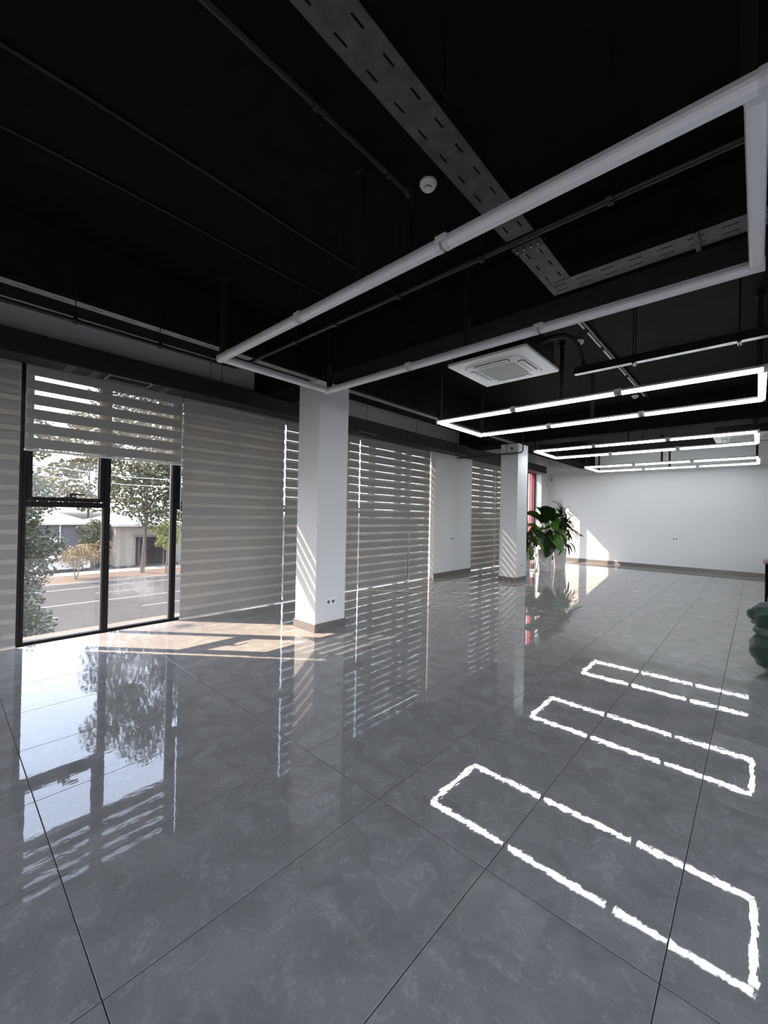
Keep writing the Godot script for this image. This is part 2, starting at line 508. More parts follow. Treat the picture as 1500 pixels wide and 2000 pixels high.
func build_windows() -> void:
	var n := 1
	var z := 2.405
	while z > -7.0:
		var z1 := z - 1.51
		if z1 < -7.1: z1 = -7.72
		window_bay(n, z, z - (0.755 if z1 > -7.5 else 0.40), z1, "black framed window bay with an opening sash, bay %s" % ["beyond the blinds", "beside the clear bay", "left clear under the raised blind", "behind the first lowered blind", "behind the second lowered blind", "behind the third lowered blind", "beside the wide pier"][n - 1])
		n += 1
		z = z1
	for w in [[-9.36, -10.31, -11.07, "black framed window bay just past the wide pier"], [-11.07, -11.82, -12.58, "black framed window bay hidden behind the column by the plants"], [-12.58, -13.33, -13.95, "bare black framed window bay next to the potted plants"]]:
		window_bay(n, w[0], w[1], w[2], w[3])
		n += 1
	# dried wash marks on the clear bay's tall pane
	var im := Image.create(128, 256, false, Image.FORMAT_RGBA8)
	var n1 := noise(0.03, 61, 4)
	var n2 := noise(0.012, 62, 4)
	for y in 256:
		for x in 128:
			var u := x / 128.0
			var v := y / 256.0
			var streak := maxf(0.0, n1.get_noise_2d(x * 2.2, y * 0.12)) * smoothstep(0.35, 0.6, v) * smoothstep(0.92, 0.75, v) * 0.55
			var d := Vector2((u - 0.42) / 0.36, (v - 0.80) / 0.055 + 1.6 * sin(u * 5.0) * 0.35)
			var swipe := exp(-d.length_squared()) * (0.55 + 0.9 * n2.get_noise_2d(x * 1.5, y * 4.0))
			var a := clampf(streak * 1.2 + swipe * 1.2, 0.0, 0.8)
			im.set_pixel(x, y, Color(0.93, 0.93, 0.92, a))
	var sm := mat(Color.WHITE, 0.9)
	sm.albedo_texture = ImageTexture.create_from_image(im)
	sm.transparency = BaseMaterial3D.TRANSPARENCY_ALPHA
	sm.texture_repeat = false
	var st := begin()
	var q := [Vector3(-5.7155, 2.2, -1.43), Vector3(-5.7155, 2.2, -2.08), Vector3(-5.7155, 0.02, -2.08), Vector3(-5.7155, 0.02, -1.43)]
	var uv := [Vector2(0, 0), Vector2(1, 0), Vector2(1, 1), Vector2(0, 1)]
	for i in [0, 1, 2, 0, 2, 3]:
		st.set_uv(uv[i]); st.add_vertex(q[i])
	put("wash_marks", flat(st), sm, get_node("window_3"))

func blind(z0: float, z1: float, bottom: float, phase: float, shift: float, label: String, chain := true) -> void:
	# z0 > z1. Two layers of fabric, dense bands and net; "shift" slides the rear bands
	var o := thing("zebra_blind", label, "blind", Vector3(-5.60, 0, (z0 + z1) * 0.5), "zebra roller blinds on the window wall")
	var w := z0 - z1
	var per := 0.152
	var dense := 0.100
	var top := 2.985
	var bm := boxm(Vector3(0.0012, dense, w))
	var k := -1
	while true:
		var y := bottom + phase + k * per
		k += 1
		if y - dense * 0.5 > top: break
		for layer in 2:
			var yy := y + (0.0 if layer == 0 else per * 0.5 + shift)
			var lo := maxf(yy - dense * 0.5, bottom + 0.02)
			var hi := minf(yy + dense * 0.5, top)
			if hi - lo < 0.006: continue
			var whole := hi - lo > dense - 0.0005
			put("fabric_band" if layer == 0 else "rear_band", bm if whole else boxm(Vector3(0.0012, hi - lo, w)), M.fabric, o, Vector3(0.0 if layer == 0 else -0.010, (lo + hi) * 0.5, 0))
	for layer in 2:
		var x := -0.0008 if layer == 0 else -0.0092
		var sheet := begin()
		poly(sheet, [Vector3(x, bottom + 0.02, -w * 0.5), Vector3(x, bottom + 0.02, w * 0.5), Vector3(x, top, w * 0.5), Vector3(x, top, -w * 0.5)], Vector3(-1, 0, 0))
		put("net", flat(sheet), M.net, o)
	put("bottom_rail", boxm(Vector3(0.026, 0.022, w + 0.006), 0.004), M.rail, o, Vector3(-0.005, bottom + 0.011, 0))
	put("head_box", boxm(Vector3(0.075, 0.06, w), 0.006), M.rail, o, Vector3(-0.02, 2.985, 0))
	if chain:
		var st := begin()
		for s in [-1, 1]:
			tube(st, [Vector3(0.004 + 0.008 * s, 2.96, -w * 0.5 - 0.006), Vector3(0.004 + 0.008 * s, 0.62, -w * 0.5 - 0.006)], 0.0022, 5)
		put("chain", flat(st), M.rail, o)

func build_blinds() -> void:
	blind(2.40, 0.82, 0.008, 0.05, 0.004, "fully lowered zebra blind two bays before the raised one")
	blind(0.80, -0.578, 0.008, 0.045, 0.002, "fully lowered zebra blind just before the raised one", false)
	blind(-0.615, -2.165, 2.035, 0.09, 0.070, "zebra blind raised halfway, showing the street below it")
	blind(-2.195, -3.755, 0.008, 0.062, 0.002, "first fully lowered zebra blind after the raised one")
	blind(-3.785, -5.425, 0.008, 0.07, -0.028, "second lowered zebra blind after the raised one, partly behind the column")
	blind(-5.455, -6.945, 0.012, 0.06, -0.030, "third lowered zebra blind after the raised one, light lines between bands")
	blind(-6.975, -7.70, 0.012, 0.055, -0.031, "narrow lowered zebra blind against the wide pier")
	blind(-9.38, -10.88, 0.012, 0.06, -0.030, "lowered zebra blind on the far side of the wide pier")
	blind(-10.91, -12.42, 0.012, 0.065, -0.030, "lowered zebra blind behind the column by the plants")

# ------------------------------------------------------------------ services under the ceiling
func slotted(st: SurfaceTool, along: int, t0: float, t1: float, a0: float, a1: float, y: float, pitch: float, rows: Array, slot_l: float, slot_w: float, th := 0.002) -> void:
	# a perforated strip: "along" is 0 (X) or 2 (Z), a0..a1 is its width; rows are slot centres across it
	var bxx := func(p0: float, p1: float, q0: float, q1: float):
		if along == 0: box(st, Vector3(p0, y, q0), Vector3(p1, y + th, q1))
		else: box(st, Vector3(q0, y, p0), Vector3(q1, y + th, p1))
	var t := t0
	while t < t1 - 0.001:
		var e := minf(t + pitch, t1)
		var s0 := t + (pitch - slot_l) * 0.5
		var s1 := s0 + slot_l
		if s1 > e:
			bxx.call(t, e, a0, a1)
		else:
			bxx.call(t, s0, a0, a1)
			bxx.call(s1, e, a0, a1)
			var q := a0
			for r in rows:
				bxx.call(s0, s1, q, r - slot_w * 0.5)
				q = r + slot_w * 0.5
			bxx.call(s0, s1, q, a1)
		t = e

func tray(label: String, along: int, t0: float, t1: float, a0: float, a1: float, y: float, pitch: float, rows: Array, side := 0.06, slot := 0.06) -> Node3D:
	var o := thing("cable_tray", label, "cable tray")
	var st := begin()
	slotted(st, along, t0, t1, a0, a1, y, pitch, rows, slot, 0.009)
	put("tray_base", flat(st), M.tray, o)
	for a in [a0, a1 - 0.002]:
		if along == 0: bx("side_rail", Vector3(t0, y, a), Vector3(t1, y + side, a + 0.002), M.pipe, o)
		else: bx("side_rail", Vector3(a, y, t0), Vector3(a + 0.002, y + side, t1), M.pipe, o)
	return o

func eased(p: Array, n := 5) -> Array:
	var out := []
	for i in p.size() - 1:
		for k in n: out.append((p[i] as Vector3).cubic_interpolate(p[i + 1], p[maxi(i - 1, 0)], p[mini(i + 2, p.size() - 1)], float(k) / n))
	out.append(p[-1])
	return out

func rod(parent: Node3D, x: float, z: float, y0: float, y1: float, r := 0.004) -> void:
	var st := begin()
	tube(st, [Vector3(x, y0, z) - parent.position, Vector3(x, y1, z) - parent.position], r, 6)
	put("hanger_rod", flat(st), M.pipe, parent)

func arc(c: Vector3, u: Vector3, v: Vector3, r: float, n := 6) -> Array:
	var out := []
	for i in n + 1:
		var t := PI * 0.5 * i / n
		out.append(c + (u * cos(t) + v * sin(t)) * r)
	return out

func clamp_ring(parent: Node3D, at: Vector3, axis: int, r: float) -> void:
	var st := begin()
	var d := Vector3.ZERO
	d[axis] = 0.013
	tube(st, [at - d, at + d], r, 10)
	box(st, at + Vector3(-0.008, r * 0.6, -0.008), at + Vector3(0.008, r + 0.025, 0.008))
	put("clamp", flat(st), M.pipe, parent)

func build_services() -> void:
	# duct along the window heads
	var d := thing("air_duct", "black rectangular air duct along the tops of the blinds", "duct")
	var dz := [3.0, 1.9, -0.1, -3.9, -6.3, -8.7, -11.1, -13.6]
	for i in dz.size() - 1:
		bx("duct_section", Vector3(XW, 2.902, dz[i + 1] + 0.004), Vector3(-5.16, 3.125, dz[i] - 0.004), M.duct, d, 0.003)
	bx("underside", Vector3(XW, 2.8995, -13.6), Vector3(-5.162, 2.902, 3.0), M.duct, d)
	for z in [-1.46, -5.25, -8.35, -11.9]:
		var gr := Node3D.new()
		gr.name = "diffuser"
		d.add_child(gr, true)
		gr.position = Vector3(-5.285, 2.8995, z)
		for s in [[-0.115, -0.22, -0.095, 0.22], [0.095, -0.22, 0.115, 0.22], [-0.095, -0.22, 0.095, -0.2], [-0.095, 0.2, 0.095, 0.22]]:
			bx("rim", Vector3(s[0], -0.008, s[1]), Vector3(s[2], 0, s[3]), M.tray_pale, gr)
		bx("throat", Vector3(-0.095, -0.001, -0.2), Vector3(0.095, 0, 0.2), M.dark, gr)
		for k in 4:
			bx("louvre", Vector3(-0.068 + 0.04 * k, -0.006, -0.2), Vector3(-0.054 + 0.04 * k, -0.001, 0.2), M.duct, gr)
	for z in [-0.92, -1.14, -1.85]:
		bx("joint_strip", Vector3(XW, 2.8965, z - 0.035), Vector3(-5.162, 2.8995, z + 0.035), M.tray, d)
	for z in [-2.33, -2.48, -4.35, -5.15, -6.6, -8.1, -10.2]: rod(d, -5.152, z, 2.88, CEIL, 0.003)
	# perforated tray fixed under the near edge of the long beam
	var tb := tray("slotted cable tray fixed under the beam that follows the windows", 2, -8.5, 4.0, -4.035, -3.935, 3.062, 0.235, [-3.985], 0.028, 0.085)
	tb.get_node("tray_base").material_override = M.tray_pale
	# main trays
	var t1 := tray("wide slotted cable tray running down the room above the unlit lamp frame", 2, -2.90, 4.0, -1.135, -0.965, 3.10, 0.158, [-1.092, -1.008], 0.06, 0.06)
	bx("splice_plate", Vector3(-1.14, 3.092, -2.44), Vector3(-0.96, 3.100, -2.36), M.pipe, t1, 0.002)
	for k in 4: put("bolt", boxm(Vector3(0.016, 0.016, 0.016), 0.003), M.chrome, t1, Vector3(-1.115 + 0.043 * k, 3.086, -2.40))
	for z in [-0.55, -1.35, -2.4]:
		for x in [-1.155, -0.945]: rod(t1, x, z, 3.095, CEIL)
	var t2 := tray("slotted cable tray turning right beside the cross beam", 0, -1.135, XR, -3.085, -2.905, 3.10, 0.155, [-3.03, -2.96], 0.06, 0.08)
	for x in [-0.28, 1.3]:
		bx("bracket", Vector3(x - 0.012, 3.085, -3.10), Vector3(x + 0.012, 3.10, -2.88), M.pipe, t2)
		rod(t2, x, -2.885, 3.08, CEIL); rod(t2, x, -3.10, 3.08, CEIL)
	# strut channel past the first lit frame
	var t3 := thing("cable_tray", "slim channel tray on double rods between the air conditioner and the first lit frame", "cable tray")
	var prof := begin()
	slotted(prof, 0, -1.48, XR, -4.69, -4.62, 3.0, 0.2, [-4.655], 0.08, 0.01)
	put("tray_base", flat(prof), M.housing, t3)
	for z in [-4.69, -4.622]: bx("side_rail", Vector3(-1.48, 3.0, z), Vector3(XR, 3.075, z + 0.002), M.pipe, t3)
	for x in [-0.92, -0.13]:
		bx("bracket", Vector3(x - 0.015, 2.985, -4.71), Vector3(x + 0.015, 3.0, -4.60), M.pipe, t3)
		rod(t3, x, -4.60, 2.97, CEIL, 0.005); rod(t3, x, -4.71, 2.97, CEIL, 0.005)
	# sprinkler pipe: along the beam, elbow, then across under the ceiling
	var p := thing("sprinkler_pipe", "thin black pipe crossing behind the unlit lamp frame on clamps", "pipe")
	var st2 := begin()
	var line := [Vector3(XR, 2.88, -2.01)]
	for x in [2.0, 0.0, -1.0, -2.0, -3.0]: line.append(Vector3(x, 2.88, -2.01))
	var bend := arc(Vector3(-3.80, 2.88, -1.94), Vector3(0, 0, -1), Vector3(-1, 0, 0), 0.07)
	line.append_array(bend)
	for z in [-1.0, 0.0, 2.0, ZR]: line.append(Vector3(-3.87, 2.88, z))
	tube(st2, line, 0.017, 10)
	put("pipe_run", flat(st2), M.pipe, p)
	for x in [-2.86, -2.36, -1.74, -1.14, -0.50, 0.4]:
		clamp_ring(p, Vector3(x, 2.88, -2.01), 0, 0.027)
	for z in [-0.70, -1.30]: clamp_ring(p, Vector3(-3.87, 2.88, z), 2, 0.027)
	for x in [-2.86, -2.36, -1.74, -1.14, -0.50, 0.4]: rod(p, x, -2.01, 2.9, CEIL)
	for z in [-0.70, -1.30]: rod(p, -3.87, z, 2.9, CEIL)
	var feed := begin()
	var fl := [Vector3(-1.66, 3.50, ZR), Vector3(-1.66, 3.50, 2.0), Vector3(-1.66, 3.50, 0.0), Vector3(-1.66, 3.50, -1.9)]
	fl.append_array(arc(Vector3(-1.66, 3.44, -1.95), Vector3(0, 1, 0), Vector3(0, 0, -1), 0.06))
	fl.append(Vector3(-1.66, 2.88, -2.01))
	tube(feed, fl, 0.021, 10)
	put("feed_pipe", flat(feed), M.pipe, p)
	for z in [0.2, -0.6, -1.25, -1.8]: clamp_ring(p, Vector3(-1.66, 3.50, z), 2, 0.03)
	var b2 := thing("sprinkler_pipe", "short black branch pipe bending up in front of the column by the plants", "pipe")
	var st4 := begin()
	var l2 := [Vector3(-5.38, 2.84, -8.5), Vector3(-4.6, 2.84, -8.5), Vector3(-3.80, 2.84, -8.5)]
	l2.append_array(arc(Vector3(-3.80, 2.90, -8.5), Vector3(0, -1, 0), Vector3(1, 0, 0), 0.06))
	l2.append(Vector3(-3.74, 3.10, -8.5)); l2.append(Vector3(-3.74, CEIL, -8.5))
	tube(st4, l2, 0.014, 8)
	put("pipe_run", flat(st4), M.pipe, b2)
	rod(b2, -4.12, -8.5, 2.84, CEIL, 0.006)
	# cables clipped to the slab
	for c in [[-2.57, "thicker black cable clipped to the slab nearer the unlit lamp frame"], [-3.12, "thinner black cable clipped to the slab nearer the window side beam"]]:
		var st := begin()
		var pts := []
		for i in 12: pts.append(Vector3(c[0] + 0.012 * sin(i * 1.9), CEIL - 0.012, ZR - i * 0.72))
		tube(st, pts, 0.011 if c[0] > -3.0 else 0.009, 6)
		tag(put("ceiling_cable", flat(st), M.dark), c[1], "cable")
	# conduit with white clips along the slab past the air conditioner
	var cd := thing("conduit", "dark conduit on the slab with pale sleeves, running past the air conditioner", "conduit")
	var st5 := begin()
	tube(st5, [Vector3(-1.40, CEIL - 0.02, -3.7), Vector3(-1.40, CEIL - 0.02, -8.6)], 0.016, 8)
	put("conduit_run", flat(st5), M.pipe, cd)
	for z in [-4.3, -4.95, -5.6, -6.25, -6.9, -7.6]:
		var s := begin()
		tube(s, [Vector3(-1.44, CEIL - 0.018, z), Vector3(-1.44, CEIL - 0.018, z - 0.5)], 0.012, 8)
		put("sleeve", flat(s), M.housing, cd)

func smoke_detector(at: Vector3, label: String) -> void:
	var o := thing("smoke_detector", label, "detector", at, "smoke detectors on the slab")
	var st := begin()
	lathe(st, [Vector2(0, -0.022), Vector2(0.045, -0.022), Vector2(0.054, -0.014), Vector2(0.054, 0), Vector2(0, 0)], Vector3.ZERO)
	put("base", flat(st), M.white, o)
	st = begin()
	lathe(st, [Vector2(0, -0.050), Vector2(0.022, -0.050), Vector2(0.026, -0.046), Vector2(0.026, -0.040)], Vector3.ZERO)
	lathe(st, [Vector2(0.026, -0.034), Vector2(0.040, -0.036), Vector2(0.045, -0.030), Vector2(0.047, -0.022), Vector2(0, -0.022)], Vector3.ZERO)
	put("sensor_head", flat(st), M.white, o)

func rounded(hx: float, hz: float, r: float, n := 6) -> Array:
	var out := []
	for q in 4:
		var c := Vector2((hx - r) * (1 if q in [0, 3] else -1), (hz - r) * (1 if q in [0, 1] else -1))
		for i in n + 1:
			var t := PI * 0.5 * (q + float(i) / n)
			out.append(c + Vector2(cos(t), sin(t)) * r)
	return out

func ring_strip(st: SurfaceTool, a: Array, ya: float, b: Array, yb: float) -> void:
	for i in a.size():
		var j := (i + 1) % a.size()
		poly(st, [Vector3(a[i].x, ya, a[i].y), Vector3(a[j].x, ya, a[j].y), Vector3(b[j].x, yb, b[j].y), Vector3(b[i].x, yb, b[i].y)], Vector3(0, maxf(ya, yb) + 0.6, 0))

func air_conditioner(at: Vector3, label: String) -> void:
	var o := thing("air_conditioner", label, "air conditioner", at, "ceiling cassette air conditioners")
	bx("casing", Vector3(-0.42, 0.03, -0.42), Vector3(0.42, 0.33, 0.42), M.pipe, o, 0.01)
	for x in [-0.44, 0.44]:
		for z in [-0.3, 0.3]: rod(o, at.x + x, at.z + z, at.y + 0.1, CEIL)
	var st := begin()
	var outer := rounded(0.465, 0.465, 0.02)
	var inner := rounded(0.35, 0.35, 0.11)
	ring_strip(st, outer, 0.03, outer, 0.006)
	ring_strip(st, outer, 0.006, rounded(0.459, 0.459, 0.02), 0.0)
	ring_strip(st, rounded(0.459, 0.459, 0.02), 0.0, inner, -0.006)
	ring_strip(st, inner, -0.006, rounded(0.342, 0.342, 0.105), 0.008)
	put("panel", flat(st), M.white, o)
	st = begin()
	ring_strip(st, rounded(0.342, 0.342, 0.105), 0.008, rounded(0.334, 0.334, 0.10), -0.014)
	ring_strip(st, rounded(0.334, 0.334, 0.10), -0.014, rounded(0.225, 0.225, 0.05), -0.026)
	ring_strip(st, rounded(0.225, 0.225, 0.05), -0.026, rounded(0.218, 0.218, 0.046), -0.016)
	put("fascia", flat(st), M.white, o)
	# intake grille: slim bars both ways over a grey filter
	bx("filter", Vector3(-0.22, -0.014, -0.22), Vector3(0.22, -0.012, 0.22), M.filter, o)
	st = begin()
	for k in 23:
		var q := -0.215 + 0.0195 * k
		box(st, Vector3(q - 0.003, -0.022, -0.22), Vector3(q + 0.003, -0.015, 0.22))
		box(st, Vector3(-0.22, -0.0225, q - 0.003), Vector3(0.22, -0.0155, q + 0.003))
	put("grille", flat(st), M.offwhite, o)
	for k in 4:
		var v := Node3D.new()
		v.name = "outlet"
		o.add_child(v, true)
		v.rotation.y = PI * 0.5 * k
		var s2 := begin()
		prism(s2, rounded(0.205, 0.038, 0.036), 1, -0.0225, -0.018)
		var slot := put("slot", flat(s2), M.dark, v, Vector3(0, 0, 0.282))
		slot.rotation.x = -0.10
		s2 = begin()
		prism(s2, rounded(0.196, 0.030, 0.029), 1, -0.028, -0.0215)
		var vane := put("vane", flat(s2), M.white, v, Vector3(0, 0, 0.282))
		vane.rotation.x = -0.10
		s2 = begin()
		box(s2, Vector3(-0.15, -0.0305, 0.274), Vector3(0.15, -0.0285, 0.279))
		put("groove", flat(s2), M.dark, v)

func build_air_conditioners() -> void:
	M.filter = mat(Color(0.42, 0.41, 0.40), 0.9)
	air_conditioner(Vector3(-2.18, 3.145, -4.39), "white ceiling cassette air conditioner just behind the unlit lamp frame")
	air_conditioner(Vector3(-0.22, 3.145, -11.05), "white ceiling cassette air conditioner between the two far lit frames")
	# hose from the near cassette to the channel tray
	var o := thing("hose", "black insulated hose looping from the near air conditioner to the channel tray", "hose")
	var st := begin()
	tube(st, eased([Vector3(-1.74, 3.33, -4.35), Vector3(-1.62, 3.36, -4.38), Vector3(-1.50, 3.36, -4.46), Vector3(-1.43, 3.28, -4.58), Vector3(-1.41, 3.15, -4.65), Vector3(-1.38, 3.04, -4.655)]), 0.028, 10)
	put("hose_run", flat(st), M.dark, o)
	st = begin()
	tube(st, [Vector3(-1.75, 3.42, -4.2), Vector3(-1.58, 3.46, -4.25), Vector3(-1.50, 3.50, -4.3), Vector3(-1.49, 3.52, -4.5)], 0.02, 8)
	put("small_hose", flat(st), M.dark, o)
	var f := thing("hose", "black flexible cable drooping from the beam to the lamp frame corner by the column", "hose")
	st = begin()
	tube(st, eased([Vector3(-3.70, 3.04, -3.07), Vector3(-3.66, 3.08, -3.06), Vector3(-3.60, 3.06, -3.04), Vector3(-3.56, 2.98, -3.0), Vector3(-3.55, 2.888, -2.97)]), 0.02, 10)
	put("hose_run", flat(st), M.dark, f)
	smoke_detector(Vector3(-1.575, CEIL, -2.085), "round white smoke detector nearest the unlit lamp frame")
	smoke_detector(Vector3(-1.60, CEIL, -5.16), "round white smoke detector past the near air conditioner")
	smoke_detector(Vector3(-1.57, CEIL, -8.06), "round white smoke detector above the middle lit frame")

# ------------------------------------------------------------------ lamps
func bar(length: float, glow: bool) -> Array:
	# cross-section of a batten: housing on top, bowed diffuser under it. Runs along X, underside at y 0
	var st := begin()
	var w := 0.031
	var dif := [Vector2(-w, 0.034), Vector2(-w, 0.018), Vector2(-0.026, 0.006), Vector2(-0.016, 0.0), Vector2(0.016, 0.0), Vector2(0.026, 0.006), Vector2(w, 0.018), Vector2(w, 0.034)]
	prism(st, dif, 0, -length * 0.5 + 0.03, length * 0.5 - 0.03)
	var tubem := flat(st)
	st = begin()
	prism(st, [Vector2(-w, 0.034), Vector2(w, 0.034), Vector2(0.024, 0.058), Vector2(-0.024, 0.058)], 0, -length * 0.5 + 0.03, length * 0.5 - 0.03)
	var house := flat(st)
	st = begin()
	var e := 1.06
	var capo := []
	for q in dif: capo.append(Vector2(q.x * e, q.y * e - 0.001))
	capo.append(Vector2(0.026, 0.06)); capo.append(Vector2(-0.026, 0.06))
	prism(st, capo, 0, -0.015, 0.015)
	return [tubem, house, flat(st)]

func lamp_frame(label: String, x0: float, z0: float, y: float, glow: bool) -> void:
	# x0: left outer edge, z0: near outer edge; 3.65 by 1.31 m
	var o := thing("lamp_frame", label, "pendant light", Vector3(x0 + 1.833, y, z0 - 0.655), "rectangular LED lamp frames")
	var lx := 1.205
	var parts := bar(lx, glow)
	var spots := []
	for s in [-1, 1]:
		for k in 3: spots.append([Vector3((k - 1) * 1.222, 0, s * 0.622), 0.0])
	for s in [-1, 1]: spots.append([Vector3(s * 1.79, 0.002, 0), PI * 0.5])
	for sp in spots:
		var t := put("lamp_tube", parts[0], M.lit if glow else M.diffuser, o, sp[0])
		t.rotation.y = sp[1]
		put("housing", parts[1], M.housing, t)
		for e in [-1, 1]: put("end_cap", parts[2], M.housing, t, Vector3(e * (lx * 0.5 - 0.015), 0, 0))
		if glow:
			var a := AreaLight3D.new()
			a.name = "lamp_tube_light"
			a.area_size = Vector2(lx - 0.06, 0.052)
			a.area_normalize_energy = false
			a.light_energy = LAMP / PI
			a.light_color = Color(0.955, 0.98, 1.0)
			a.area_range = 30.0
			a.shadow_enabled = true
			t.add_child(a, true)
			a.position = Vector3(0, -0.004, 0)
			a.rotation.x = -PI * 0.5
	# clips at the joints, and square drops to the slab
	for s in [-1, 1]:
		for k in [-1, 1]:
			var st := begin()
			cbox(st, Vector3(k * 0.611 - 0.035, 0.036, s * 0.622 - 0.036), Vector3(k * 0.611 + 0.035, 0.066, s * 0.622 + 0.036), 0.004)
			put("joint_clip", flat(st), M.housing, o)
		for x in [-1.77, 0.0, 1.77]:
			if not glow and s < 0 and x > 1.0: continue
			var st := begin()
			box(st, Vector3(x - 0.021, 0.058, s * 0.622 - 0.021), Vector3(x + 0.021, CEIL - y, s * 0.622 + 0.021))
			cbox(st, Vector3(x - 0.03, CEIL - y - 0.05, s * 0.622 - 0.03), Vector3(x + 0.03, CEIL - y, s * 0.622 + 0.03), 0.004)
			put("drop", flat(st), M.dark, o)

const LAMP := 8.0

func build_lamps() -> void:
	lamp_frame("unlit white rectangular LED lamp frame crossing in front of the column", -3.64, -1.69, 2.80, false)
	lamp_frame("glowing rectangular LED lamp frame nearest the unlit one", -3.60, -5.06, 2.825, true)
	lamp_frame("glowing rectangular LED lamp frame in the middle of the lit three", -3.64, -8.78, 2.862, true)
	lamp_frame("glowing rectangular LED lamp frame nearest the end wall", -3.62, -12.25, 2.855, true)

# ------------------------------------------------------------------ things in the room
func socket(at: Vector3, turn: float, label: String) -> void:
	var o := thing("wall_socket", label, "socket", at, "double wall sockets")
	o.rotation.y = turn
	bx("plate", Vector3(-0.078, -0.042, 0), Vector3(0.078, 0.042, 0.008), M.white, o, 0.003)
	for s in [-1, 1]:
		var st := begin()
		var pts := [Vector3(s * 0.037, 0, 0.0075), Vector3(s * 0.037, 0, 0.0095)]
		tube(st, pts, 0.021, 16)
		var c := put("socket_well", flat(st), M.filter, o)
		for e in [-1, 1]:
			put("pin_hole", boxm(Vector3(0.005, 0.005, 0.002)), M.dark, c, Vector3(s * 0.037 + e * 0.0095, 0, 0.010))

func leaf_mesh(length: float, width: float, kind: int, droop: float, fold := 0.25) -> ArrayMesh:
	# along +Z from the base; kind 0 arrow-shaped, 1 strap, 2 oval
	var st := begin()
	var n := 10 if kind != 1 else 7
	var cols := [-1.0, -0.55, 0.0, 0.55, 1.0] if kind != 1 else [-1.0, 0.0, 1.0]
	var g := []
	for i in n + 1:
		var t := float(i) / n
		var w := 0.0
		if kind == 0: w = pow(sin(PI * pow(t * 0.94 + 0.06, 0.62)), 0.8)
		elif kind == 1: w = pow(sin(PI * clampf(t * 0.85 + 0.14, 0, 1)), 0.6)
		else: w = pow(sin(PI * clampf(t * 0.96 + 0.03, 0.0, 1.0)), 0.85)
		if i == n: w = 0.0
		var bend := droop * t
		var z := length * (sin(bend) / droop if absf(droop) > 0.01 else t)
		var y := -length * ((1.0 - cos(bend)) / droop if absf(droop) > 0.01 else 0.0)
		var row := []
		for c in cols:
			var x: float = c * w * width * 0.5
			var lift: float = absf(c) * w * width * fold + 0.03 * width * sin(t * 14.0) * absf(c)
			var back: float = -length * 0.16 * absf(c) * clampf(1.0 - t * 5.0, 0.0, 1.0) if kind == 0 else 0.0
			row.append(Vector3(x, y + lift, z + back))
		g.append(row)
	st.set_smooth_group(1)
	for i in n:
		for k in cols.size() - 1:
			var a: Vector3 = g[i][k]
			var b: Vector3 = g[i][k + 1]
			var c: Vector3 = g[i + 1][k + 1]
			var d: Vector3 = g[i + 1][k]
			for v in [a, b, c, a, c, d]: st.add_vertex(v)
	st.index()
	st.generate_normals()
	return st.commit()

func planter(o: Node3D, h: float, top: float, base: float) -> void:
	var st := begin()
	var mk := func(s: float) -> Array: return rounded(s * 0.5, s * 0.5, s * 0.14, 5)
	var lv := [[base, 0.0], [base * 1.01, 0.01], [top, h], [top - 0.03, h], [top - 0.04, h - 0.06]]
	for i in lv.size() - 1:
		var a: Array = mk.call(lv[i][0])
		var b: Array = mk.call(lv[i + 1][0])
		for k in a.size():
			var j := (k + 1) % a.size()
			poly(st, [Vector3(a[k].x, lv[i][1], a[k].y), Vector3(a[j].x, lv[i][1], a[j].y), Vector3(b[j].x, lv[i + 1][1], b[j].y), Vector3(b[k].x, lv[i + 1][1], b[k].y)], Vector3(0, h * 0.5, 0) if i < 2 else Vector3(0, h + 5.0, 0))
	var bot: Array = mk.call(base)
	var v := []
	for q in bot: v.append(Vector3(q.x, 0, q.y))
	poly(st, v, Vector3(0, 1, 0))
	put("pot", flat(st), M.pot, o)
	st = begin()
	v = []
	for q in mk.call(top - 0.034): v.append(Vector3(q.x, h - 0.05, q.y))
	poly(st, v, Vector3(0, -1, 0))
	put("soil", flat(st), M.soil, o)

func aim(o: Node3D, dir: Vector3, roll := 0.0) -> void:
	var b := frame_of(dir)
	o.basis = b.rotated(dir.normalized(), roll)

func big_leaf_plant(at: Vector3, label: String, sd: int, spread: float, tall: float, list: Array) -> void:
	var o := thing("potted_plant", label, "plant", at, "potted plants by the end wall")
	planter(o, 0.58, 0.31, 0.23)
	rng.seed = sd
	for l in list:
		# l: azimuth deg, height, reach, leaf length, leaf width, pitch deg of the blade
		var az := deg_to_rad(l[0])
		var dir := Vector3(cos(az), 0, sin(az))
		var tip: Vector3 = dir * l[2] * spread + Vector3(0, l[1] * tall, 0)
		var base := Vector3(rng.randf_range(-0.05, 0.05), 0.50, rng.randf_range(-0.05, 0.05))
		var st := begin()
		var c := base.lerp(tip, 0.55) + Vector3(0, 0.18, 0) - dir * 0.06
		var pts := []
		for i in 7:
			var t := i / 6.0
			pts.append(base * (1 - t) * (1 - t) + c * 2 * t * (1 - t) + tip * t * t)
		tube(st, pts, [0.013, 0.012, 0.011, 0.010, 0.009, 0.008, 0.006], 6)
		put("stem", flat(st), M.stem, o)
		var lf := put("leaf", leaf_mesh(l[3], l[4], int(l[6]) if l.size() > 6 else 0, 0.9), M.leaf_a if rng.randf() < 0.65 else M.leaf_b, o, tip)
		var pitch := deg_to_rad(l[5])
		aim(lf, dir * cos(pitch) + Vector3(0, sin(pitch), 0), rng.randf_range(-0.35, 0.35))

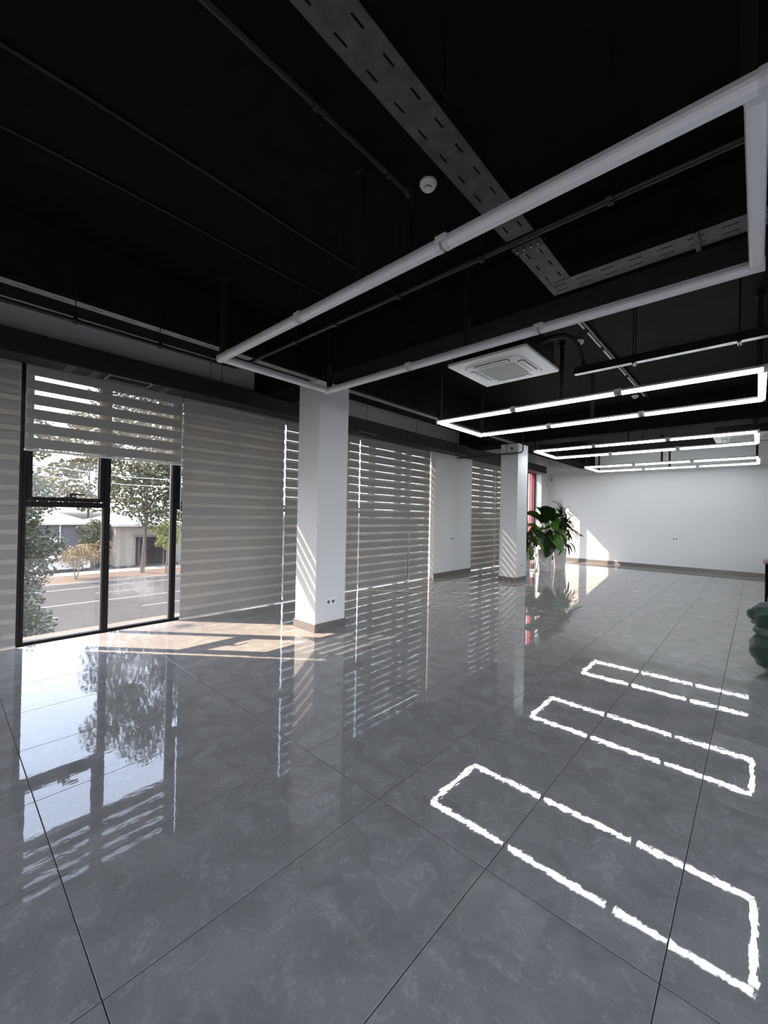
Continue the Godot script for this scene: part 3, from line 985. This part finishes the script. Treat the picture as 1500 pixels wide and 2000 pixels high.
func strap_plant(at: Vector3, label: String, sd: int) -> void:
	var o := thing("potted_plant", label, "plant", at, "potted plants by the end wall")
	planter(o, 0.58, 0.31, 0.23)
	rng.seed = sd
	var meshes := [leaf_mesh(0.48, 0.055, 1, 1.5, 0.15), leaf_mesh(0.42, 0.050, 1, 1.1, 0.15), leaf_mesh(0.54, 0.058, 1, 1.9, 0.15)]
	for c in [[0.02, 1.66, 0.02, 44], [0.12, 1.38, -0.06, 40], [-0.08, 1.12, 0.08, 34], [0.18, 0.98, 0.10, 34], [0.05, 1.2, 0.15, 34]]:
		var st := begin()
		var top := Vector3(c[0], c[1], c[2])
		tube(st, [Vector3(c[0] * 0.4, 0.5, c[2] * 0.4), Vector3(c[0] * 0.8, 0.5 + (c[1] - 0.5) * 0.5, c[2] * 0.9), top], [0.018, 0.015, 0.010], 7)
		put("stem", flat(st), M.bark, o)
		for k in int(c[3]):
			var az: float = k * 2.399 + rng.randf_range(-0.2, 0.2)
			var f: float = float(k) / c[3]
			var up := lerpf(0.1, 1.35, f) + rng.randf_range(-0.15, 0.15)
			var lf := put("leaf", meshes[k % 3], M.leaf_b, o, top - Vector3(0, (1.0 - f) * 0.30, 0))
			aim(lf, Vector3(cos(az) * cos(up), sin(up), sin(az) * cos(up)))
	# one compound frond with small paired leaflets
	var st2 := begin()
	var tip := Vector3(0.62, 0.98, 0.22)
	tube(st2, [Vector3(0.03, 0.5, 0.02), Vector3(0.25, 1.10, 0.1), Vector3(0.48, 1.12, 0.18), tip], [0.010, 0.009, 0.007, 0.004], 6)
	put("stem", flat(st2), M.stem, o)
	var small := leaf_mesh(0.095, 0.05, 2, 0.4)
	for k in 7:
		for s in [-1, 1]:
			var p := Vector3(0.36, 1.135, 0.14).lerp(tip, k / 6.0)
			var lf := put("leaf", small, M.leaf_b, o, p)
			aim(lf, Vector3(0.5, -0.25, 0.0) + Vector3(-0.3, 0.1, 0.9) * s)

func build_plants() -> void:
	big_leaf_plant(Vector3(-4.25, 0, -11.2), "broad leaved plant in a white square planter, tallest broad leaves", 5, 1.0, 1.0, [
		[150, 1.42, 0.26, 0.46, 0.40, 35], [60, 1.48, 0.14, 0.46, 0.42, 62], [20, 1.36, 0.22, 0.50, 0.40, 40], [-40, 1.22, 0.30, 0.46, 0.36, 10],
		[100, 1.16, 0.26, 0.58, 0.46, -42], [70, 1.02, 0.22, 0.56, 0.46, -60], [30, 0.95, 0.30, 0.50, 0.34, -35], [12, 0.86, 0.40, 0.46, 0.26, -68],
		[170, 1.18, 0.34, 0.46, 0.34, 8], [200, 1.02, 0.34, 0.46, 0.32, -20], [-90, 1.32, 0.20, 0.46, 0.38, 25], [-140, 1.12, 0.26, 0.46, 0.36, -10],
		[120, 1.30, 0.12, 0.48, 0.42, 50], [45, 1.26, 0.18, 0.48, 0.40, 5], [85, 1.12, 0.10, 0.50, 0.42, 20], [0, 1.10, 0.24, 0.46, 0.36, -15],
		[135, 0.92, 0.28, 0.48, 0.36, -55], [55, 0.80, 0.24, 0.46, 0.38, -62], [-20, 0.98, 0.26, 0.46, 0.34, -25], [100, 1.40, 0.08, 0.42, 0.38, 70]])
	strap_plant(Vector3(-4.17, 0, -12.1), "tall plant with narrow arching leaves in a white square planter", 8)
	big_leaf_plant(Vector3(-4.58, 0, -10.6), "bushy plant with long drooping leaves in a white planter behind the column", 14, 1.0, 0.95, [
		[20, 1.02, 0.22, 0.40, 0.15, -10, 2], [60, 0.92, 0.26, 0.42, 0.15, -35, 2], [95, 0.86, 0.24, 0.40, 0.14, -50, 2], [40, 0.78, 0.30, 0.40, 0.14, -60, 2], [0, 0.85, 0.30, 0.38, 0.14, -30, 2],
		[130, 0.98, 0.24, 0.40, 0.15, -20, 2], [75, 1.08, 0.14, 0.38, 0.15, 10, 2], [-60, 0.95, 0.24, 0.38, 0.14, -20, 2], [180, 0.9, 0.26, 0.38, 0.14, -25, 2], [30, 0.70, 0.28, 0.34, 0.13, -70, 2], [-20, 1.1, 0.16, 0.36, 0.15, 15, 2], [-120, 0.9, 0.2, 0.38, 0.14, -10, 2],
		[50, 1.0, 0.3, 0.34, 0.13, 0, 2], [110, 0.75, 0.28, 0.36, 0.13, -55, 2]])
	# low white stool between the planters
	var s := thing("stool", "small white plastic step stool behind the planters by the bare window", "stool", Vector3(-5.29, 0, -12.9))
	bx("seat", Vector3(-0.15, 0.27, -0.12), Vector3(0.15, 0.30, 0.12), M.white, s, 0.008)
	bx("apron", Vector3(-0.13, 0.20, -0.10), Vector3(0.13, 0.27, 0.10), M.white, s, 0.006)
	for x in [-1, 1]:
		for z in [-1, 1]:
			var st := begin()
			tube(st, [Vector3(x * 0.115, 0.24, z * 0.085), Vector3(x * 0.14, 0.0, z * 0.11)], [0.018, 0.014], 8)
			put("leg", flat(st), M.white, s)
	var cn := thing("watering_can", "small white watering can on the step stool", "watering can", Vector3(-5.29, 0.30, -12.9))
	var st3 := begin()
	lathe(st3, [Vector2(0, 0), Vector2(0.075, 0), Vector2(0.08, 0.02), Vector2(0.07, 0.13), Vector2(0.055, 0.16), Vector2(0.045, 0.155)], Vector3.ZERO, 20)
	put("can_body", flat(st3), M.white, cn)
	st3 = begin()
	tube(st3, [Vector3(0.06, 0.05, 0), Vector3(0.13, 0.10, 0), Vector3(0.17, 0.18, 0)], [0.016, 0.011, 0.012], 8)
	put("spout", flat(st3), M.white, cn)
	st3 = begin()
	tube(st3, [Vector3(-0.05, 0.15, 0), Vector3(-0.11, 0.15, 0), Vector3(-0.12, 0.09, 0), Vector3(-0.075, 0.05, 0)], 0.008, 8)
	put("grip", flat(st3), M.white, cn)

func lump(c: Vector3, r: Vector3, sd: int, amp: float, pleats: int, squash := 0.0, nu := 56, nv := 36) -> ArrayMesh:
	# a stuffed shape: a sphere pulled to size, flattened below, with noise folds that gather at the poles
	var st := begin()
	var nz := noise(1.3, sd, 3)
	var g := []
	for i in nv + 1:
		var v := PI * i / nv
		var row := []
		for k in nu:
			var u := TAU * k / nu
			var d := Vector3(sin(v) * cos(u), cos(v), sin(v) * sin(u))
			var f := 1.0 + amp * nz.get_noise_3dv(d * 1.6) + amp * 0.35 * sin(u * pleats + 2.0 * nz.get_noise_3dv(d)) * sin(v)
			var p := Vector3(d.x * r.x, d.y * r.y, d.z * r.z) * f
			if squash > 0.0 and p.y < -r.y * squash: p.y = -r.y * squash + (p.y + r.y * squash) * 0.08
			row.append(c + p)
		g.append(row)
	st.set_smooth_group(1)
	for i in nv:
		for k in nu:
			var k2 := (k + 1) % nu
			for v in [g[i][k], g[i][k2], g[i + 1][k2], g[i][k], g[i + 1][k2], g[i + 1][k]]: st.add_vertex(v)
	st.generate_normals()
	return st.commit()

func build_furniture() -> void:
	var b := thing("bean_bag", "dark green velvet bean bag chair slumped on the tiles", "bean bag", Vector3(0.42, 0, -5.45))
	put("seat", lump(Vector3(0.0, 0.22, 0.0), Vector3(0.47, 0.27, 0.46), 3, 0.12, 5, 0.80), M.velvet, b)
	put("backrest", lump(Vector3(-0.06, 0.52, -0.10), Vector3(0.42, 0.19, 0.34), 6, 0.11, 3), M.velvet, b)
	put("welt", lump(Vector3(-0.03, 0.40, -0.02), Vector3(0.415, 0.075, 0.40), 9, 0.10, 7), M.velvet_pale, b)
	var d := thing("desk", "dark wooden desk with a paler top standing beyond the bean bag", "desk", Vector3(0.92, 0, -10.2))
	bx("desk_top", Vector3(-0.83, 0.715, -0.36), Vector3(0.80, 0.745, 0.36), M.desk_top, d, 0.004)
	bx("side_panel", Vector3(-0.80, 0, -0.33), Vector3(-0.77, 0.715, 0.33), M.desk, d, 0.002)
	bx("side_panel", Vector3(0.74, 0, -0.33), Vector3(0.77, 0.715, 0.33), M.desk, d, 0.002)
	bx("modesty_panel", Vector3(-0.77, 0.12, 0.22), Vector3(0.74, 0.66, 0.24), M.desk, d, 0.002)
	bx("edge_rail", Vector3(-0.77, 0.655, 0.30), Vector3(0.74, 0.715, 0.32), M.desk_top, d, 0.002)
	socket(Vector3(-3.935, 0.345, -3.355), PI * 0.5, "double wall socket low on the column beside the sun patch")
	socket(Vector3(-3.935, 0.355, -8.98), PI * 0.5, "double wall socket low on the column by the plants")
	socket(Vector3(XW, 0.89, -8.48), PI * 0.5, "double wall socket on the pier between the blinds")
	socket(Vector3(-1.75, 0.90, ZB), 0.0, "double wall socket on the white end wall")
	var k := thing("alarm_sounder", "small pale box high in the corner of the end wall", "alarm", Vector3(-5.30, 2.80, ZB))
	bx("casing", Vector3(-0.035, -0.10, 0), Vector3(0.035, 0.06, 0.05), M.offwhite, k, 0.005)
	bx("lens", Vector3(-0.02, -0.07, 0.05), Vector3(0.02, -0.02, 0.054), M.filter, k)

# ------------------------------------------------------------------ outside
func foliage(parent: Node3D, blobs: Array, count: int, leaf: float, cols: Array, sd: int) -> void:
	rng.seed = sd
	var st := begin()
	st.set_color(Color.WHITE)
	for v in [Vector3(0, 0, 0), Vector3(0.5, 0.12, 0.45), Vector3(0, 0, 1.0), Vector3(0, 0, 0), Vector3(0, 0, 1.0), Vector3(-0.5, 0.12, 0.45)]: st.add_vertex(v)
	st.generate_normals()
	var mesh := st.commit()
	var mm := MultiMesh.new()
	mm.transform_format = MultiMesh.TRANSFORM_3D
	mm.use_colors = true
	mm.mesh = mesh
	mm.instance_count = count
	var total := 0.0
	for b in blobs: total += b[1].x * b[1].y
	for i in count:
		var pick := rng.randf() * total
		var b: Array = blobs[0]
		for q in blobs:
			b = q
			pick -= q[1].x * q[1].y
			if pick <= 0: break
		var d := Vector3(rng.randfn(), rng.randfn(), rng.randfn()).normalized() * pow(rng.randf(), 0.45)
		var r: Vector3 = b[1]
		var at: Vector3 = b[0] + Vector3(d.x * r.x, d.y * r.y, d.z * r.z)
		var bs := Basis.from_euler(Vector3(rng.randf_range(-1.4, 0.7), rng.randf() * TAU, rng.randf_range(-0.8, 0.8))).scaled(Vector3.ONE * leaf * rng.randf_range(0.6, 1.25))
		mm.set_instance_transform(i, Transform3D(bs, at))
		var c: Color = cols[rng.randi() % cols.size()]
		mm.set_instance_color(i, c * rng.randf_range(0.75, 1.25))
	var o := MultiMeshInstance3D.new()
	o.name = "foliage"
	o.multimesh = mm
	o.material_override = M.foliage
	o.set_meta("kind", "stuff")
	parent.add_child(o, true)

func tree(label: String, at: Vector3, h: float, r: float, low: float, count: int, leaf: float, cols: Array, sd: int, forks := 1, cat := "tree") -> void:
	var o := thing("street_tree" if cat == "tree" else "shrub", label, cat, at, "trees and shrubs across the street" if at.x < -30 else "")
	rng.seed = sd
	var clusters := 22 if h > 20.0 else 18 if at.x > -20.0 else 9
	var blobs := []
	var st := begin()
	for f in forks:
		var lean := Vector3(rng.randf_range(-0.1, 0.1), 0, (f - (forks - 1) * 0.5) * 0.22) * h
		var girth := minf(h * 0.018, 0.2)
		tube(st, [Vector3(0, 0, f * 0.02 * h), Vector3(lean.x * 0.3, low * 0.6, lean.z * 0.5), Vector3(lean.x, low + (h - low) * 0.5, lean.z)], [girth, girth * 0.75, girth * 0.4], 8)
	for k in clusters:
		var a := k * 2.4 + rng.randf_range(-0.3, 0.3)
		var y := lerpf(low + r * 0.2, h - r * 0.25, float(k) / (clusters - 1))
		var rr := r * sqrt(maxf(0.05, 1.0 - pow((y - (low + h) * 0.5) / ((h - low) * 0.56), 2.0))) * 0.62
		var c := Vector3(cos(a) * rr, y, sin(a) * rr)
		tube(st, [Vector3(0, maxf(low * 0.7, y - r * 0.5), 0), c * Vector3(0.5, 1, 0.5), c], [minf(h * 0.008, 0.09), minf(h * 0.005, 0.06), minf(h * 0.003, 0.03)], 5)
		blobs.append([c, Vector3(r * 0.55, r * 0.40, r * 0.55) * rng.randf_range(0.75, 1.15)])
	put("trunk", flat(st), M.bark, o)
	foliage(o, blobs, count, leaf, cols, sd + 1)

func house(label: String, x: float, z0: float, z1: float, eave: float, depth: float, rise: float, wallm: Material) -> Node3D:
	var o := thing("building", label, "building", Vector3(x, ROADY, (z0 + z1) * 0.5))
	var hz := absf(z1 - z0) * 0.5
	var h := eave - ROADY
	bx("wall", Vector3(-depth, 0, -hz), Vector3(0, h, hz), wallm, o)
	var st := begin()
	var e := 0.5
	# hipped metal roof
	var a := [Vector3(e, h, -hz - e), Vector3(e, h, hz + e), Vector3(-depth - e, h, hz + e), Vector3(-depth - e, h, -hz - e)]
	var r0 := Vector3(-depth * 0.5, h + rise, -hz + depth * 0.5)
	var r1 := Vector3(-depth * 0.5, h + rise, hz - depth * 0.5)
	var c := Vector3(-depth * 0.5, h - 5.0, 0)
	poly(st, [a[0], a[1], r1, r0], c); poly(st, [a[2], a[3], r0, r1], c)
	poly(st, [a[1], a[2], r1], c); poly(st, [a[3], a[0], r0], c)
	put("roof", flat(st), M.roof, o)
	bx("fascia", Vector3(e - 0.05, h - 0.22, -hz - e), Vector3(e, h, hz + e), M.roof, o)
	bx("eave", Vector3(0, h - 0.02, -hz - e), Vector3(e - 0.05, h, hz + e), M.house_beige, o)
	return o

func build_outside() -> void:
	structure("trim_1", Vector3(-6.27, -0.35, -16), Vector3(-5.9, -0.06, 8), M.ledge, "pale sunlit ledge outside the windows", "ledge")
	var cb := begin()
	tube(cb, [Vector3(-6.02, -0.05, -0.2), Vector3(-6.05, -0.045, -0.55), Vector3(-6.0, -0.04, -0.85), Vector3(-5.94, -0.03, -1.1), Vector3(-5.93, -0.052, -1.3)], 0.006, 6)
	tag(put("loose_cable", flat(cb), M.dark), "thin dark cable lying loose on the ledge outside the clear window", "cable")
	var g := thing("road", "grey asphalt street with white lane lines seen through the clear window", "road", Vector3(0, ROADY, 0), "", "structure")
	bx("asphalt", Vector3(-37.9, -0.4, -90), Vector3(-7.0, 0, 60), M.asphalt, g)
	for l in [[-30.3, -90, 60], [-35.9, -90, 60]]:
		bx("lane_line", Vector3(l[0] - 0.09, 0, l[1]), Vector3(l[0] + 0.09, 0.006, l[2]), M.paint, g)
	for x in [-27.1, -33.1]:
		for k in 9:
			var z := -4.45 + (6 - k) * 7.0 + (1.0 if x < -30 else 0.0)
			bx("lane_dash", Vector3(x - 0.07, 0, z), Vector3(x + 0.07, 0.006, z + 3.0), M.paint, g)
	bx("kerb", Vector3(-38.1, -0.4, -90), Vector3(-37.9, 0.12, 60), M.pave, g)
	structure("verge", Vector3(-42.2, ROADY - 0.4, -90), Vector3(-38.1, ROADY + 0.10, 60), M.verge, "strip of dry brown grass along the far kerb", "verge")
	structure("pavement", Vector3(-44.3, ROADY - 0.4, -90), Vector3(-42.2, ROADY + 0.12, 60), M.pave, "pale concrete footpath behind the dry grass strip", "pavement")
	structure("forecourt", Vector3(-110, ROADY - 0.4, -120), Vector3(-44.3, ROADY + 0.02, 80), M.asphalt, "asphalt forecourt before the low buildings", "forecourt")
	structure("near_footpath", Vector3(-7.0, ROADY - 0.4, -90), Vector3(-5.9, ROADY + 0.12, 60), M.pave, "footpath below the windows", "pavement")
	# low buildings
	var h1 := house("low grey building with a white metal roof, downpipe and wall air conditioner", -51.0, 14.0, -10.6, 0.0, 13.0, 2.6, M.house_grey)
	var zc := (14.0 - 10.6) * 0.5
	var dp := begin()
	tube(dp, [Vector3(0.10, 1.0, -8.4 - zc), Vector3(0.10, 4.2, -8.4 - zc)], 0.07, 8)
	put("downpipe", flat(dp), M.roof, h1)
	var cu := bx("outdoor_unit", Vector3(0, 2.22, -8.15 - zc), Vector3(0.34, 2.76, -7.40 - zc), M.white, h1, 0.02)
	var fan := begin()
	tube(fan, [Vector3(0.335, 2.49, -7.66 - zc), Vector3(0.35, 2.49, -7.66 - zc)], 0.20, 18)
	put("fan_grille", flat(fan), M.filter, cu)
	for z in [-5.6, -2.6]:
		var w := bx("house_window", Vector3(-0.02, 1.2, z - zc - 0.5), Vector3(0.05, 2.5, z - zc + 0.5), M.white, h1)
		bx("house_pane", Vector3(0.04, 1.28, z - zc - 0.42), Vector3(0.056, 2.42, z - zc + 0.42), M.car_glass, w)
	var h2 := house("low beige building with a white hipped roof and a dark doorway", -47.2, -12.2, -30.0, -0.08, 13.0, 2.4, M.house_beige)
	var zc2 := (-12.2 - 30.0) * 0.5
	bx("doorway", Vector3(-0.05, 0, -16.9 - zc2), Vector3(0.06, 2.9, -14.0 - zc2), M.desk, h2)
	bx("lintel", Vector3(0, 2.9, -17.2 - zc2), Vector3(0.14, 3.15, -13.8 - zc2), M.house_grey, h2)
	bx("low_wall", Vector3(2.5, 0, -26.0 - zc2), Vector3(2.8, 1.3, -17.6 - zc2), M.house_grey, h2)
	# trees
	var olive := [Color(0.07, 0.08, 0.03), Color(0.10, 0.10, 0.035), Color(0.15, 0.12, 0.04), Color(0.06, 0.065, 0.03), Color(0.24, 0.16, 0.05)]
	var green := [Color(0.045, 0.06, 0.022), Color(0.075, 0.09, 0.03), Color(0.13, 0.12, 0.035), Color(0.04, 0.05, 0.025), Color(0.10, 0.08, 0.035)]
	var rust := [Color(0.26, 0.14, 0.06), Color(0.20, 0.15, 0.06), Color(0.30, 0.19, 0.09), Color(0.12, 0.13, 0.05)]
	tree("tall yellowing tree with an open crown rising behind the grey building", Vector3(-66.0, ROADY + 0.02, -6.0), 17.5, 4.6, 5.5, 3600, 0.5, olive, 71)
	tree("tall tree with orange tinged leaves rising behind the grey building near its corner", Vector3(-67.0, ROADY + 0.02, -14.0), 18.0, 4.2, 5.5, 3600, 0.5, olive, 72)
	tree("dense dark street tree before the beige building", Vector3(-40.6, ROADY + 0.1, -12.6), 24.0, 4.2, 4.6, 19000, 0.27, green, 73)
	tree("broad dark street tree at the end of the beige building", Vector3(-40.0, ROADY + 0.1, -17.2), 22.0, 4.2, 3.6, 17000, 0.27, green, 74)
	tree("small rust coloured shrub with twin stems on the dry grass", Vector3(-40.0, ROADY + 0.1, -7.7), 2.7, 1.45, 1.0, 2600, 0.12, rust, 76, 2, "shrub")
	tree("thin reddish sapling on the dry grass near the rust shrub", Vector3(-40.4, ROADY + 0.1, -9.5), 3.0, 0.9, 1.2, 900, 0.11, rust, 77, 1, "shrub")
	tree("rounded green shrub against the grey building wall", Vector3(-49.3, ROADY + 0.02, -10.9), 4.6, 1.6, 1.3, 4200, 0.16, green, 78, 1, "shrub")
	tree("bright yellow green bush by the beige building", Vector3(-38.6, ROADY + 0.1, -13.9), 4.6, 1.1, 2.2, 2200, 0.15, [Color(0.26, 0.28, 0.05), Color(0.18, 0.22, 0.05), Color(0.34, 0.31, 0.07)], 79, 1, "shrub")
	tree("leafy green tree close below the clear window", Vector3(-14.2, ROADY, -0.95), 6.9, 1.35, 1.9, 30000, 0.085, [Color(0.035, 0.05, 0.02), Color(0.06, 0.07, 0.025), Color(0.11, 0.11, 0.035), Color(0.03, 0.04, 0.02)], 80)
	# parked car
	var car := thing("car", "pale parked car half hidden behind the rust shrub", "car", Vector3(-46.3, ROADY + 0.02, -7.6))
	var st := begin()
	prism(st, [Vector2(-2.15, 0.28), Vector2(2.1, 0.28), Vector2(2.18, 0.62), Vector2(2.0, 0.82), Vector2(1.15, 0.92), Vector2(0.45, 1.36), Vector2(-0.95, 1.40), Vector2(-1.7, 0.98), Vector2(-2.15, 0.90), Vector2(-2.2, 0.55)], 0, -0.82, 0.82)
	put("car_body", flat(st), M.car, car)
	for s in [-1, 1]:
		st = begin()
		prism(st, [Vector2(0.98, 0.95), Vector2(0.40, 1.30), Vector2(-0.22, 1.32), Vector2(-0.22, 0.95)], 0, s * 0.815, s * 0.83)
		prism(st, [Vector2(-0.30, 0.95), Vector2(-0.30, 1.32), Vector2(-0.90, 1.33), Vector2(-1.45, 0.98)], 0, s * 0.815, s * 0.83)
		put("side_window", flat(st), M.car_glass, car)
		for z in [-1.35, 1.35]:
			st = begin()
			tube(st, [Vector3(s * 0.66, 0.31, z), Vector3(s * 0.85, 0.31, z)], 0.31, 20)
			var wl := put("wheel", flat(st), M.tyre, car)
			st = begin()
			tube(st, [Vector3(s * 0.845, 0.31, z), Vector3(s * 0.86, 0.31, z)], 0.19, 14)
			put("hub", flat(st), M.chrome, wl)
	# overhead wires
	for w in [[4.9, 4.35, "upper pale overhead wire crossing before the trees"], [4.2, 3.75, "lower pale overhead wire crossing before the trees"]]:
		var ws := begin()
		tube(ws, [Vector3(-36.5, w[0], 30), Vector3(-36.5, w[0] - 0.5, -4), Vector3(-36.5, w[1] - 0.4, -10), Vector3(-36.5, w[1], -40)], 0.022, 6)
		tag(put("overhead_wire", flat(ws), M.rail), w[2], "wire")

# ------------------------------------------------------------------ all
func _ready() -> void:
	var cam := Camera3D.new()
	cam.name = "camera"
	add_child(cam)
	cam.position = Vector3(0, 1.45, 0)
	cam.basis = Basis.from_euler(Vector3(deg_to_rad(0.31), deg_to_rad(42.346), deg_to_rad(1.145)), EULER_ORDER_YXZ)
	cam.fov = rad_to_deg(2.0 * atan(1000.0 / 799.84))
	cam.near = 0.05
	cam.far = 400.0
	cam.current = true
	var we := WorldEnvironment.new()
	we.name = "environment"
	var env := Environment.new()
	env.background_mode = Environment.BG_SKY
	var sky := Sky.new()
	var sm := ProceduralSkyMaterial.new()
	sm.sky_top_color = Color(0.74, 0.80, 0.92)
	sm.sky_horizon_color = Color(0.95, 0.95, 0.955)
	sm.sky_curve = 0.18
	sm.sky_energy_multiplier = 2.1
	sm.ground_bottom_color = Color(0.35, 0.34, 0.33)
	sm.ground_horizon_color = Color(0.6, 0.6, 0.6)
	sm.sun_angle_max = 0.0
	sky.sky_material = sm
	env.sky = sky
	env.tonemap_mode = Environment.TONE_MAPPER_LINEAR
	env.tonemap_exposure = 1.35
	env.ssao_enabled = true
	env.ssil_enabled = true
	env.sdfgi_enabled = true
	we.environment = env
	add_child(we)
	var sun := DirectionalLight3D.new()
	sun.name = "sun"
	add_child(sun)
	sun.basis = Basis.looking_at(SUN.normalized(), Vector3.UP)
	sun.light_color = Color(1.0, 0.90, 0.80)
	sun.light_energy = 3.6
	sun.light_angular_distance = 0.5
	sun.shadow_enabled = true
	sun.sky_mode = DirectionalLight3D.SKY_MODE_LIGHT_ONLY

	make_materials()
	build_shell()
	build_columns_beams()
	build_windows()
	build_blinds()
	build_services()
	build_air_conditioners()
	build_lamps()
	build_furniture()
	build_plants()
	build_outside()
